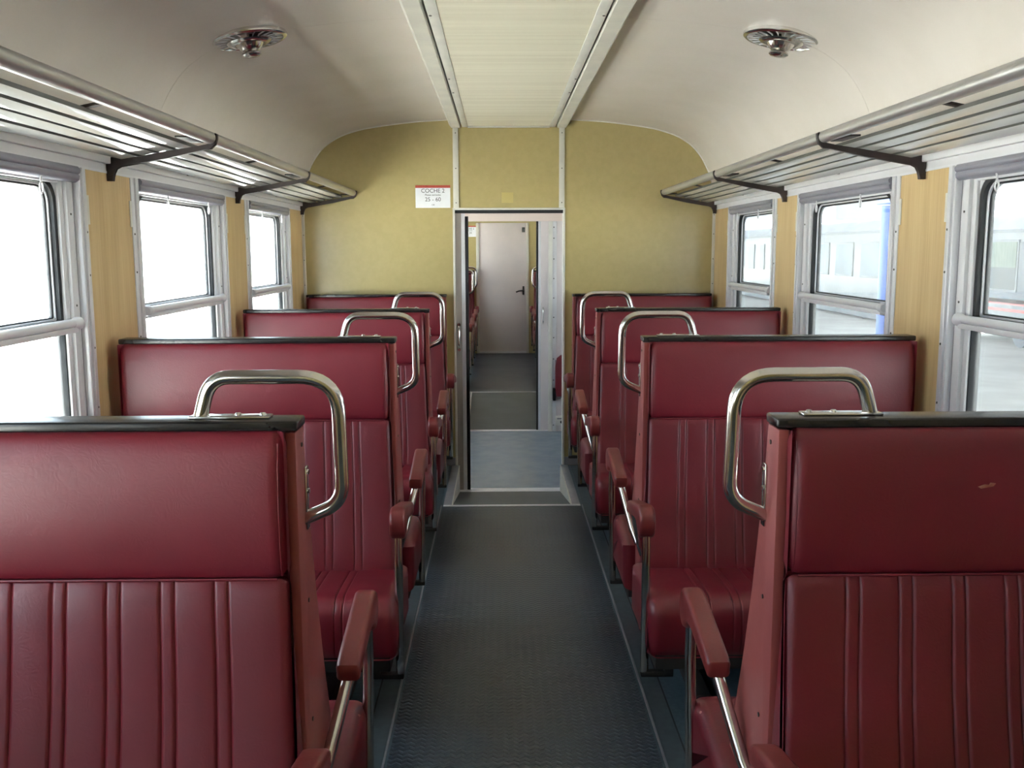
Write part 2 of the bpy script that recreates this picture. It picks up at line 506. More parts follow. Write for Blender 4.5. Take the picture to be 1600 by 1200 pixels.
# ceiling
ce = struct(empty('ceiling'))
seams = [Y0, 0.56, 3.80, YW + 0.08]
for s in (-1, 1):
    for a, b in list(zip(seams, seams[1:])) + [(8.95, 11.6), (11.6, YE + 0.1)]:
        MB().sheet([(s * x, z) for x, z in prof_half], a + 0.0008, b - 0.0008, [(s * x, z) for x, z in out_half]).build('vault_panel', 'ceil', ce)
    # hanging edge rails beside the ribbed centre panel
    MB().prism([(s * 0.326, 2.345), (s * 0.330, 2.334), (s * 0.388, 2.334), (s * 0.402, 2.352), (s * 0.402, 2.40), (s * 0.326, 2.40)], Y0, YW - 0.003, 'y').build('edge_rail', 'cream', ce)
    MB().box((s * 0.276, Y0, 2.338), (s * 0.316, YW - 0.003, 2.352), 0.001).build('panel_flange', 'white', ce)
    stuff(screws([(s * 0.307, y, 2.338) for y in (2.2, 3.54, 4.816, 5.224)], 'z', 0.005, 0.0025).build('flange_screws', 'screw', ce))
MB().box((-0.42, Y0, 2.40), (0.42, YW, 2.46)).build('roof_duct', 'dark', ce)
MB().box((-0.42, 8.95, 2.38), (0.42, YE + 0.1, 2.46)).build('centre_panel', 'ceil_mid', ce)
mb = MB()
nr = int((YW - Y0) / 0.024)
pf = []
for i in range(nr):
    y = Y0 + i * 0.024
    pf += [(y, 2.3425), (y + 0.010, 2.340), (y + 0.018, 2.340), (y + 0.021, 2.3425)]
pf.append((YW - 0.003, 2.3425))
mb.prism(pf + [(YW - 0.003, 2.36), (Y0, 2.36)], -0.277, 0.277, 'x')
mb.build('ribbed_panel', 'ceil_mid', ce, 10)
MB().box((-0.277, YW - 0.05, 2.334), (0.277, YW - 0.003, 2.343), 0.001).build('panel_end_strip', 'white', ce)
MB().box((-1.6, YW + 0.07, 2.2), (1.6, 8.96, 2.3)).build('vestibule_ceiling', 'white', ce)

# side walls
def side_wall(s, ya, yb, wins, nm):
    root = struct(empty(nm))
    MB().box((s * W, ya, -0.06), (s * (W + 0.1), yb, WZ0)).build('dado_panel', 'wood', root)
    MB().box((s * W, ya, WZ1), (s * (W + 0.1), yb, 1.86)).build('upper_band', 'alu_white', root)
    MB().box((s * W, ya, 1.855), (s * (W + 0.12), yb, 1.95)).build('cornice', 'ceil', root)
    edges = [ya] + [v for w in wins for v in w] + [yb]
    for a, b in zip(edges[0::2], edges[1::2]):
        if b - a > 0.01:
            MB().box((s * W, a, WZ0), (s * (W + 0.1), b, WZ1)).build('wall_panel', 'wood', root)
    # outer skin around the openings keeps the light out of the cavity
    MB().box((s * (W - 0.004), ya, WZ1 - 0.004), (s * (W + 0.002), yb, WZ1 + 0.004)).build('band_bead', 'alu', root)
    return root

W1 = [(0.344, 1.584), (1.970, 3.210), (3.596, 4.836), (5.190, 6.290)]
W2 = [(9.42, 10.62), (11.05, 12.28), (12.67, 13.77)]
W1L = [(-1.282, -0.042)] + W1
side_wall(-1, Y0, YW + 0.02, W1L, 'wall_left'); side_wall(1, Y0, YW + 0.02, W1, 'wall_right')
side_wall(-1, 9.0, YE, W2, 'wall_left.001'); side_wall(1, 9.0, YE, W2, 'wall_right.001')

# windows: built once per width and side, then copied
def make_window(s, w, name):
    root = struct(empty(name, (s * W, 0, 0)))
    I = lambda d: -s * d          # d > 0: into the saloon, d < 0: towards the outside
    def ring(y0, y1, z0, z1, t, da, db, nm, mat, bev=0.0015):
        mb = MB()
        mb.box((I(da), y0, z0), (I(db), y0 + t, z1), bev); mb.box((I(da), y1 - t, z0), (I(db), y1, z1), bev)
        mb.box((I(da), y0 + t, z0), (I(db), y1 - t, z0 + t), bev); mb.box((I(da), y0 + t, z1 - t), (I(db), y1 - t, z1), bev)
        return mb.build(nm, mat, root)
    # flange with two ridges on each jamb
    for y, sg in ((0, 1), (w, -1)):
        mb = MB()
        mb.box((I(-0.05), y, WZ0), (I(0.004), y + sg * 0.03, WZ1 - 0.002), 0.001)
        mb.box((I(-0.05), y + sg * 0.030, WZ0), (I(0.012), y + sg * 0.042, WZ1 - 0.002), 0.003)
        mb.box((I(-0.05), y + sg * 0.042, WZ0), (I(0.002), y + sg * 0.052, WZ1 - 0.002), 0.001)
        mb.box((I(-0.05), y + sg * 0.052, WZ0), (I(0.009), y + sg * 0.066, WZ1 - 0.002), 0.003)
        mb.build('jamb_flange', 'alu', root)
        MB().box((I(-0.05), y + sg * 0.066, WZ0), (I(-0.012), y + sg * 0.074, WZ1 - 0.03)).build('joint_strip', 'alu_grey', root)
        MB().box((I(-0.05), y + sg * 0.074, WZ0), (I(-0.010), y + sg * 0.118, WZ1 - 0.03), 0.002).build('jamb_profile', 'alu_white', root)
        MB().box((I(0.0), y - sg * 0.016, 1.605), (I(0.0035), y + sg * 0.004, 1.70), 0.001).build('catch_plate', 'white', root)
        stuff(screws([(I(0.0045), y + sg * 0.014, z) for z in (1.0, 1.2, 1.44, 1.58)]
                     + [(I(-0.0095), y + sg * 0.096, z) for z in (0.98, 1.345, 1.635)], 'x').build('jamb_screws', 'screw', root))
    ya, yb = 0.118, w - 0.118
    ring(ya, yb, WZ0, WZ1 - 0.03, 0.028, -0.06, -0.022, 'sash_frame', 'alu_white')
    # upper rounded gasket
    def rounded(y0, y1, z0, z1, rt, rb, n=7):
        pts = []
        for cy, cz, r, a0 in ((y1 - rt, z1 - rt, rt, 0), (y0 + rt, z1 - rt, rt, 90), (y0 + rb, z0 + rb, rb, 180), (y1 - rb, z0 + rb, rb, 270)):
            for k in range(n):
                a = R(a0 + 90 * k / (n - 1)); pts.append((cy + r * math.cos(a), cz + r * math.sin(a)))
        return pts
    def frame(o, i, da, db, nm, mat):
        mb = MB(); bm = mb.bm; n = len(o)
        L = [[bm.verts.new((I(d), p[0], p[1])) for p in q] for q, d in ((o, da), (i, da), (i, db), (o, db))]
        for q in range(4):
            X, Y = L[q], L[(q + 1) % 4]
            for k in range(n): bm.faces.new((X[k], X[(k + 1) % n], Y[(k + 1) % n], Y[k]))
        return mb.build(nm, mat, root)
    g0, g1, gz0, gz1 = ya + 0.026, yb - 0.026, 1.292, 1.742
    frame(rounded(g0 - 0.03, g1 + 0.03, gz0 - 0.03, gz1 + 0.03, 0.004, 0.004), rounded(g0, g1, gz0, gz1, 0.075, 0.006), -0.050, -0.030, 'sash_plate', 'alu_white')
    frame(rounded(g0, g1, gz0, gz1, 0.075, 0.006), rounded(g0 + 0.020, g1 - 0.020, gz0 + 0.01, gz1 - 0.016, 0.062, 0.006), -0.056, -0.032, 'gasket', 'rubber')
    frame(rounded(g0 + 0.020, g1 - 0.020, gz0 + 0.01, gz1 - 0.016, 0.062, 0.006), rounded(g0 + 0.028, g1 - 0.028, gz0 + 0.016, gz1 - 0.022, 0.055, 0.006), -0.060, -0.046, 'glazing_bead', 'alu')
    frame(rounded(g0 + 0.028, g1 - 0.028, gz0 + 0.016, gz1 - 0.022, 0.055, 0.006), rounded(g0 + 0.036, g1 - 0.036, gz0 + 0.02, gz1 - 0.028, 0.05, 0.006), -0.064, -0.052, 'outer_gasket', 'rubber')
    MB().box((I(-0.060), g0 + 0.01, gz0), (I(-0.055), g1 - 0.01, gz1 - 0.005)).build('upper_pane', 'glass', root)
    # lower light
    ring(ya + 0.022, yb - 0.022, WZ0 + 0.02, 1.268, 0.012, -0.062, -0.030, 'lower_gasket', 'rubber')
    MB().box((I(-0.052), ya + 0.026, WZ0 + 0.022), (I(-0.047), yb - 0.026, 1.266)).build('lower_pane', 'glass', root)
    # cross rail: round bar above a square lip, with a socket at each end
    mb = MB().tube([(I(-0.002), ya + 0.006, 1.292), (I(-0.002), yb - 0.006, 1.292)], 0.014, 12)
    mb.box((I(-0.03), ya + 0.01, 1.262), (I(0.006), yb - 0.01, 1.279), 0.002)
    rl = mb.build('cross_rail', 'alu', root)
    for y, sg in ((ya - 0.006, 1), (yb + 0.006, -1)):
        MB().lathe([(0, -0.012), (0.016, -0.010), (0.021, 0.0), (0.021, 0.012), (0.016, 0.03), (0.014, 0.045), (0, 0.045)], 14,
                   Matrix.Translation((I(-0.002), y, 1.29)) @ Matrix.Rotation(R(-90 * sg), 4, 'X')).build('rail_socket', 'alu', rl)
    # roller blind housing and its pull ring
    mb = MB()
    mb.prism([(I(-0.05), WZ1 - 0.002), (I(0.012), WZ1 - 0.002), (I(0.020), WZ1 - 0.012), (I(0.018), WZ1 - 0.022), (I(0.012), WZ1 - 0.026), (I(0.016), WZ1 - 0.032),
              (I(0.014), WZ1 - 0.044), (I(0.002), WZ1 - 0.052), (I(-0.05), WZ1 - 0.050)], 0.072, w - 0.072, 'y')
    bl = mb.build('roller_blind', 'blind', root, 50)
    for f in (0.28, 0.72):
        c = Vector((I(0.020), w * f, 1.702))
        mb = MB().tube([c + Vector((0, 0.010 * math.sin(a), 0.016 * math.cos(a))) for a in (2 * math.pi * k / 14 for k in range(14))], 0.0028, 6, closed=True)
        mb.tube([c + Vector((0, 0, 0.016)), c + Vector((I(-0.002), 0.005, 0.026)), c + Vector((I(-0.004), 0.014, 0.034))], 0.003, 6)
        mb.build('pull_ring', 'alu_white', bl)
    MB().box((I(-0.06), 0.0, WZ0 - 0.03), (I(0.022), w, WZ0 + 0.004), 0.004).build('window_ledge', 'alu_white', root)
    return root

protos = {}
k = 0
for s, wins in ((-1, W1L), (1, W1), (-1, W2), (1, W2)):
    for a, b in wins:
        k += 1
        key = (s, round(b - a, 3))
        if key not in protos:
            protos[key] = make_window(s, b - a, 'window_%d' % k); o = protos[key]
        else:
            o = copy_tree(protos[key]); o.name = 'window_%d' % k
        o.location.y = a
        if s > 0 and a < 1: drawn = (o, b - a)
# unseen drawn blind, added to block light from the right window beside the camera
o, w_ = drawn
mb = MB()
n_ = 24
mb.prism([(0.004 + 0.0015 * (q % 2), 0.075 + (w_ - 0.15) * q / n_) for q in range(n_ + 1)] + [(0.009, w_ - 0.075), (0.009, 0.075)], WZ0 + 0.01, WZ1 - 0.045, 'z')
mb.build('blocker_blind', 'blocker_cloth', o)

# end wall with the doorway
def end_wall(y, th, nm, mat, x_open, z_bot, z_top, extra_right=None):
    root = struct(empty(nm))
    xl, xr = x_open
    for s, xe in ((-1, xl), (1, xr)):
        poly = [(xe, z_bot), (s * W, z_bot), (s * W, 1.845)] + [(s * x, z) for x, z in reversed(prof_half) if x < W - 1e-4 and x > abs(xe) + 0.005]
        poly += [(xe, 2.39)]
        MB().prism(poly, y, y + th, 'y').build('wall_panel', mat, root)
    MB().box((xl, y, z_top), (xr, y + th, 2.40)).build('wall_panel', mat, root)
    return root
ew = end_wall(YW, 0.014, 'wall_end', 'olive', (-0.383, 0.383), -0.05, 1.795)
for s in (-1, 1):
    MB().box((s * 0.342, YW - 0.010, 1.797), (s * 0.380, YW, 2.336), 0.003).build('cover_strip', 'cream', ew)
    stuff(screws([(s * 0.361, YW - 0.0105, z) for z in (1.835, 2.065, 2.30)], 'y').build('strip_screws', 'screw', ew))
    MB().box((s * 0.371, YW - 0.012, ZV), (s * 0.385, YW + 0.075, 1.797), 0.002).build('door_trim', 'white', ew)
    MB().tube([(s * x, YW - 0.004, z) for x, z in prof_half if x > 0.41], 0.006, 8).build('vault_bead', 'white', ew)
    MB().box((s * 1.398, YW - 0.008, 0), (s * W, YW, 1.85), 0.002).build('corner_strip', 'white', ew)
    stuff(screws([(s * 1.408, YW - 0.0085, z) for z in (0.9, 1.1, 1.28, 1.45, 1.62, 1.75)], 'y', 0.0035).build('strip_screws', 'screw', ew))
MB().box((-0.385, YW - 0.012, 1.787), (0.385, YW + 0.07, 1.801), 0.002).build('door_trim', 'white', ew)
MB().box((-0.371, YW + 0.004, 1.765), (0.371, YW + 0.03, 1.787)).build('door_track', 'rubber', ew)
MB().box((-0.050, YW - 0.0012, 1.835), (0.030, YW, 1.905), 0.0004).build('tape_patch', 'olive_patch', ew)
for s, nm in ((-1, 'baseboard_left'), (1, 'baseboard_right')):
    struct(MB().box((s * 0.386, YW - 0.012, 0.0035), (s * 1.40, YW, 0.06), 0.003).build(nm, 'alu_grey'))
vw = end_wall(YW + 0.062, 0.014, 'wall_vestibule', 'lavender', (-0.383, 0.383), -0.25, 1.795)
# wall behind the camera
bw = struct(empty('wall_back'))
MB().prism([(-W, -0.05), (W, -0.05), (W, 1.845)] + [(x, z) for x, z in reversed(prof_half)] + [(-x, z) for x, z in prof_half] + [(-W, 1.845)], Y0 - 0.03, Y0, 'y').build('wall_panel', 'olive', bw)
# vestibule side walls with glazed outer doors
dn = 4
for s in (-1, 1):
    vs = struct(empty('wall_vestibule_left' if s < 0 else 'wall_vestibule_right'))
    a, b = YW + 0.02, 9.0
    for lo, hi in (((a, -0.25), (7.05, 2.25)), ((8.62, -0.25), (b, 2.25)), ((7.05, 2.0), (8.62, 2.25))):
        MB().box((s * W, lo[0], lo[1]), (s * (W + 0.1), hi[0], hi[1])).build('wall_panel', 'lavender', vs)
    d = struct(empty('door_%d' % dn)); dn += 1
    for p, q in ((7.05, 7.83), (7.84, 8.62)):
        mb = MB()
        X0, X1 = s * (W + 0.02), s * (W + 0.06)
        mb.box((X0, p, -0.25), (X1, q, 0.95)); mb.box((X0, p, 1.72), (X1, q, 2.0))
        mb.box((X0, p, 0.95), (X1, p + 0.14, 1.72)); mb.box((X0, q - 0.14, 0.95), (X1, q, 1.72))
        lf = mb.build('door_leaf', 'alu_white', d)
        MB().box((s * (W + 0.035), p + 0.135, 0.945), (s * (W + 0.04), q - 0.135, 1.725)).build('door_pane', 'glass', lf)

# near sliding door, slid open into the wall pocket on the left
d1 = struct(empty('door_1'))
MB().box((-0.98, YW + 0.020, ZV + 0.008), (-0.330, YW + 0.050, 1.764), 0.001).build('door_leaf', 'leaf', d1)
MB().box((-0.330, YW + 0.018, ZV + 0.008), (-0.304, YW + 0.052, 1.764), 0.003).build('door_edge_profile', 'alu', d1)
MB().box((-0.304, YW + 0.022, ZV + 0.008), (-0.281, YW + 0.048, 1.745), 0.003).build('door_seal', 'rubber', d1)
h = MB().tube(fillet([(-0.352, YW + 0.019, 0.99), (-0.352, YW - 0.018, 0.965), (-0.352, YW - 0.020, 0.86), (-0.352, YW + 0.019, 0.835)], 0.02), 0.0075, 10)
h.lathe([(0, 0.003), (0.011, 0.003), (0.012, 0), (0, 0)], 12, Matrix.Translation((-0.352, YW + 0.019, 1.0)) @ Matrix.Rotation(R(90), 4, 'X'))
h.lathe([(0, 0.003), (0.011, 0.003), (0.012, 0), (0, 0)], 12, Matrix.Translation((-0.352, YW + 0.019, 0.825)) @ Matrix.Rotation(R(90), 4, 'X'))
h.build('door_handle', 'chrome', d1)

# vestibule partition, its open door and fittings
pw = end_wall(YV, 0.014, 'wall_partition', 'lavender', (-0.375, 0.42), -0.25, 1.775)
MB().box((-1.41, YV - 0.006, 1.775), (1.41, YV, 2.2)).build('header_panel', 'pink', pw)
MB().box((0.386, YV - 0.012, ZV), (0.424, YV + 0.08, 1.775), 0.002).build('door_trim', 'white', pw)
MB().box((-0.385, YV - 0.012, ZV), (-0.365, YV + 0.08, 1.775), 0.002).build('door_trim', 'white', pw)
MB().box((0.424, YV - 0.005, ZV), (0.462, YV, 1.775), 0.001).build('cover_strip', 'alu_white', pw)
stuff(screws([(0.436, YV - 0.0055, z) for z in (-0.13, 0.12, 0.30, 0.50, 0.70, 0.89, 1.07, 1.25, 1.43, 1.62, 1.72)], 'y', 0.006).build('strip_screws', 'screw', pw))
end_wall(YV + 0.062, 0.014, 'wall_saloon', 'olive', (-0.375, 0.42), -0.25, 1.775)
d2 = struct(empty('door_2'))
MB().box((0.315, YV + 0.020, ZV + 0.008), (1.0, YV + 0.050, 1.80), 0.001).build('door_leaf', 'lavender', d2)
MB().box((0.293, YV + 0.018, ZV + 0.008), (0.315, YV + 0.052, 1.80), 0.003).build('door_edge_profile', 'alu', d2)
MB().box((0.274, YV + 0.022, ZV + 0.008), (0.293, YV + 0.048, 1.80), 0.003).build('door_seal', 'rubber', d2)
h = MB().tube(fillet([(0.338, YV + 0.019, 0.98), (0.338, YV - 0.02, 0.96), (0.338, YV - 0.02, 0.85), (0.338, YV + 0.019, 0.83)], 0.02), 0.007, 10)
h.build('door_handle', 'chrome', d2)

# far end wall with the closed end door
fw = end_wall(YE, 0.03, 'wall_far', 'olive', (-0.372, 0.346), -0.05, 1.90)
for x0, x1 in ((-0.405, -0.360), (0.326, 0.360)):
    MB().box((x0, YE - 0.014, 0), (x1, YE + 0.02, 1.90), 0.003).build('door_trim', 'cream', fw)
d3 = struct(empty('door_3'))
MB().box((-0.362, YE + 0.004, 0.03), (0.330, YE + 0.03, 1.90), 0.002).build('door_leaf', 'leaf_pink', d3)
MB().box((-0.362, YE - 0.012, 0.0), (0.330, YE + 0.03, 0.03), 0.002).build('door_threshold', 'alu', d3)
MB().box((0.268, YE - 0.004, 0.86), (0.296, YE + 0.004, 0.985), 0.003).build('handle_plate', 'iron', d3)
MB().tube(fillet([(0.282, YE - 0.002, 0.925), (0.282, YE - 0.04, 0.925), (0.22, YE - 0.045, 0.918), (0.172, YE - 0.045, 0.90)], 0.015), 0.010, 8).build('door_handle', 'iron', d3)
MB().box((0.262, YE - 0.008, 1.765), (0.305, YE + 0.004, 1.835), 0.004).build('door_lock', 'screw', d3)

# ---------------------------------------------------------------- benches
PAIRS = [(0.568 + 0.0965 * i - 0.9055) for i in range(8)]
STITCH = sorted([p + q for p in PAIRS for q in (-0.0125, 0.0125)])

def xsamples(x0, x1, stitches, r):
    xs = set()
    for k in range(7):
        t = r * (1 - math.cos(k / 6 * math.pi / 2)); xs.add(round(x0 + t, 5)); xs.add(round(x1 - t, 5))
    for q in stitches:
        for d in (-0.007, -0.0042, -0.002, 0, 0.002, 0.0042, 0.007): xs.add(round(q + d, 5))
    n = 16
    for k in range(1, n): xs.add(round(x0 + (x1 - x0) * k / n, 5))
    xs = sorted(xs)
    out = [xs[0]]
    for x in xs[1:]:
        if x - out[-1] > 0.0009: out.append(x)
    if out[-1] != x1: out[-1] = x1
    return out

# side profiles in (y, z); y < 0 is towards the camera for the seat that faces it
FACE_HEAD = [(-0.034, 1.200), (-0.046, 1.197), (-0.058, 1.180), (-0.066, 1.140), (-0.071, 1.06), (-0.070, 1.0), (-0.066, 0.955), (-0.061, 0.938), (-0.050, 0.934), (-0.034, 0.934)]
FACE_BACK = [(-0.034, 0.932), (-0.050, 0.932), (-0.060, 0.928), (-0.072, 0.88), (-0.082, 0.82), (-0.096, 0.74), (-0.114, 0.66), (-0.138, 0.57), (-0.162, 0.49), (-0.178, 0.43), (-0.165, 0.405), (-0.034, 0.40)]

def warp_x(s_edge):
    # the backrest spreads a little towards the aisle lower down
    def f(x, z):
        if x < 0:
            k = min(max((0.93 - z) / 0.48, 0), 1)
            return x - 0.022 * k * min(1, -x / 0.46)
        return x
    return f

def make_bench(s, double, nm):
    """local frame: x=0 bench centre, aisle side at x=-0.475 (mirrored for the left row), y=0 row axis"""
    mir = s < 0
    root = empty(nm)
    bld = lambda mb, n, m, p=root, ang=40: mb.build(n, m, p, ang, mir)
    X0, X1 = -0.475, 0.475
    c0, c1 = X0 + 0.016, X1 - 0.006
    dirs = (1, -1) if double else (1,)
    for dr in dirs:
        fl_ = lambda pts: [(y * dr, z) for y, z in pts]
        k = 1.0
        head, back = FACE_HEAD, FACE_BACK
        hx0 = c0 if dr == 1 else X0 + 0.024
        # head cushion
        o = bld(cushion(fl_(spline(head, 2)), xsamples(hx0, c1, (), 0.03), 0.028), 'head_cushion', 'vinyl')
        # piping along the aisle edge and the lower seam
        mb = MB()
        xe = hx0 + 0.012
        mb.tube([(xe, dr * (y + 0.006), z) for y, z in head[2:8]], 0.0022, 6)
        mb.tube([(hx0 + 0.02, dr * -0.0605, 0.933), (c1 - 0.02, dr * -0.0605, 0.933)], 0.0026, 6)
        bld(mb, 'piping', 'vinyl', o)
        # pleated back cushion
        pb = spline(back, 2)
        mask = [1.0 if (y < -0.058 and z > 0.43) else 0.0 for y, z in pb]
        o = bld(cushion(fl_(pb), xsamples(hx0, c1, STITCH, 0.022), 0.020, STITCH, mask, 0.0030, 0.0028, warp_x(hx0)), 'back_cushion', 'vinyl')
        mb = MB()
        for q in STITCH:
            xq = q - 0.022 * 0
            mb.tube([(warp_x(0)(q + 0.0036 * (1 if i_ else -1), z), dr * (y + 0.0012), z) for y, z in pb if y < -0.064 and z > 0.44], 0.0011, 4) if (i_ := STITCH.index(q) % 2) is not None else None
        bld(mb, 'stitching', 'stitch', o)
        # seat cushion
        sp = [(-0.10, 0.425), (-0.20, 0.432), (-0.32, 0.440), (-0.42, 0.445), (-0.465, 0.440), (-0.500, 0.420), (-0.515, 0.385), (-0.517, 0.33), (-0.512, 0.280), (-0.500, 0.256), (-0.470, 0.250), (-0.10, 0.250)]
        spp = spline(sp, 2)
        sm = [1.0 if (z > 0.27 and y < -0.11) else 0.0 for y, z in spp]
        sx0 = X0 - 0.042
        o = bld(cushion(fl_(spp), xsamples(sx0, X1 - 0.004, STITCH, 0.035), 0.033, STITCH, sm, 0.0030, 0.003), 'seat_cushion', 'vinyl')
        mb = MB()
        for i_, q in enumerate(STITCH):
            mb.tube([(q + (0.0036 if i_ % 2 else -0.0036), dr * (y + (0.001 if z < 0.42 else 0)), z - (0.0012 if z > 0.42 else 0)) for y, z in spp if z > 0.29 and y < -0.15], 0.0012, 4)
        mb.tube([(sx0 + 0.010 + 0.05 * u, dr * -(0.40 + 0.115 * u), 0.437 - 0.055 * u) for u in (0, 0.2, 0.4, 0.6, 0.8, 1.0)], 0.003, 6)
        bld(mb, 'stitching', 'stitch', o)
        bld(MB().box((X0 - 0.020, dr * -0.13, 0.212), (X1 - 0.01, dr * -0.503, 0.264), 0.004), 'seat_base', 'dark')
        # armrest pad on its bent tube
        xa = X0 - 0.047
        path = fillet([(X0 + 0.004, dr * -0.06, 0.445), (X0 - 0.012, dr * -0.10, 0.49), (xa, dr * -0.20, 0.64), (xa, dr * -0.455, 0.688), (xa, dr * -0.462, 0.55), (xa + 0.004, dr * -0.43, 0.175)], [0, .03, .05, .045, .2, 0], 6)
        pl = [(-0.175, 0.612), (-0.165, 0.640), (-0.185, 0.658), (-0.30, 0.682), (-0.40, 0.702), (-0.445, 0.708), (-0.478, 0.696), (-0.490, 0.668), (-0.484, 0.632), (-0.462, 0.612), (-0.430, 0.616), (-0.40, 0.640), (-0.34, 0.640), (-0.25, 0.624)]
        pl = [(y, z + 0.017) for y, z in pl]
        o = bld(cushion(fl_(spline(pl + [pl[0]], 2)[:-1]), xsamples(xa - 0.025, xa + 0.025, (), 0.012), 0.011), 'armrest', 'vinyl_pad')
        bld(MB().tube(path, 0.0135, 12), 'armrest_tube', 'chrome', o)
        mb = MB().box((xa - 0.008, dr * -0.418, 0.160), (X0 + 0.05, dr * -0.445, 0.178), 0.004)
        mb.box((X0 + 0.02, dr * -0.418, 0.160), (X0 + 0.05, dr * -0.445, 0.215), 0.004)
        bld(mb, 'tube_foot', 'dark', o)
    # A-shaped side panels
    rear = [(0.034, 1.196), (0.048, 1.10), (0.070, 1.0), (0.108, 0.85), (0.155, 0.70), (0.215, 0.54), (0.245, 0.45), (0.262, 0.36), (0.262, 0.20)] if double else [(0.034, 1.196), (0.052, 1.10), (0.058, 0.8), (0.058, 0.20)]
    poly = [(-0.034, 1.196)] + rear + [(-0.032, 0.15)]
    for xa_, xb_ in ((X0, X0 + 0.020), (X1 - 0.004, X1)):
        o = bld(MB().prism(poly, xa_, xb_, 'x', 0.003), 'side_panel', 'panel_red')
    stuff(bld(screws([(X0, 0.012, 1.165), (X0, 0.03, 0.86), (X0, 0.03, 0.62)], 'x', 0.0045), 'panel_screws', 'screw', root))
    # core between the cushions
    core = [(-0.036, 1.19), (0.030, 1.19), (0.036, 1.0), (0.036, 0.22), (-0.036, 0.22)]
    bld(MB().prism(core, X0 + 0.03, X1 - 0.006, 'x'), 'back_board', 'vinyl')
    # pedestal
    yr = 0.30 if double else 0.05
    for x in (-0.30, 0.32):
        mb = MB()
        mb.box((x - 0.03, -0.30, 0.0), (x + 0.03, yr, 0.03), 0.004)
        mb.box((x - 0.025, -0.07, 0.03), (x + 0.025, 0.05, 0.225))
        mb.box((x - 0.025, -0.40, 0.185), (x + 0.025, (0.40 if double else 0.05), 0.215))
        bld(mb, 'pedestal', 'dark')
    # black top trim
    cap = MB().box((X0 - 0.004, -0.038, 1.199), (X1, 0.036, H), 0.004, 3)
    bld(cap, 'top_trim', 'black')
    if double:
        # chrome grab handle from the side panel up and over to the top trim
        xm = lambda X: X - 0.909
        yy = lambda z: 0.006 + 0.03 * min(max((1.22 - z) / 0.2, 0), 1)
        hp = [(xm(0.438), 1.018), (xm(0.3635), 1.050), (xm(0.3635), 1.2915), (xm(0.594), 1.2915), (xm(0.6145), 1.217)]
        pts = fillet([(x, yy(z), z) for x, z in hp], [0, 0.07, 0.072, 0.06, 0], 9)
        g = bld(MB().tube(pts, 0.0132, 16), 'grab_handle', 'chrome')
        bld(MB().box((X0 - 0.004, 0.028, 0.998), (X0, 0.050, 1.118), 0.0015), 'mounting_plate', 'chrome', g)
        bld(MB().box((xm(0.485), -0.012, H), (xm(0.632), 0.022, H + 0.005), 0.002), 'mounting_plate', 'chrome', g)
        stuff(bld(screws([(xm(0.50), 0.005, H + 0.006), (xm(0.545), 0.005, H + 0.006)], 'z', 0.007, 0.004), 'plate_screws', 'chrome', g))
        stuff(bld(screws([(X0 - 0.005, 0.037, 1.108), (X0 - 0.005, 0.037, 1.072)], 'x', 0.005, 0.003), 'plate_screws', 'chrome', g))
    return root

XC = 0.909
rows = [1.728, 3.354, 4.980]
names = {
    (-1, 0): 'red vinyl double bench nearest the camera on the left of the aisle',
    (-1, 1): 'second red vinyl double bench from the camera on the left of the aisle',
    (-1, 2): 'third red vinyl double bench from the camera on the left of the aisle',
    (1, 0): 'dark red double bench nearest the camera on the right of the aisle',
    (1, 1): 'second dark red double bench from the camera on the right of the aisle',
    (1, 2): 'third dark red double bench from the camera on the right of the aisle',
}
dbl = {}
for s in (-1, 1):
    for i, y in enumerate(rows):
        if i == 0: o = dbl[s] = make_bench(s, True, 'double_bench')
        else: o = copy_tree(dbl[s])
        o.location = (s * XC, y, 0)
        tag(o, names[(s, i)], 'bench', 'red benches in the front saloon')
    o = make_bench(s, False, 'wall_bench'); sg = o
    o.location = (s * XC, 6.604, 0)
    tag(o, 'single red bench against the near olive end wall, %s of the doorway' % ('left' if s < 0 else 'right'), 'bench', 'red benches in the front saloon')
    c = copy_tree(sg); c.location = (s * XC, YE - 0.064, 0)
    tag(c, 'red bench beyond the doorway, against the far olive wall, %s of its door' % ('left' if s < 0 else 'right'), 'bench', 'red benches in the back saloon')
    for y, wd_ in ((YE - 3.25, 'nearer'), (YE - 1.626, 'farther')):
        c = copy_tree(dbl[s]); c.location = (s * XC, y, 0)
        tag(c, '%s of two red double benches seen through the doorway on its %s' % (wd_, 'left' if s < 0 else 'right'), 'bench', 'red benches in the back saloon')

# a pale scuff on the right near headrest
def mark(parent, pts, y, nm, mat):
    return MB().prism(pts, y - 0.0012, y + 0.004, 'y').build(nm, mat, parent)
near = {s: [o for o in COL.objects if o.get('category') == 'bench' and abs(o.location.y - rows[0]) < 1e-3 and o.location.x * s > 0][0] for s in (-1, 1)}
mark(near[1], [(x_ * 0.7 - 0.082, z_) for x_, z_ in ((-0.062, 1.098), (-0.045, 1.102), (-0.034, 1.101), (-0.030, 1.105), (-0.018, 1.104), (-0.024, 1.099), (-0.040, 1.097), (-0.055, 1.095))], -0.0708, 'scuff', 'scuff')

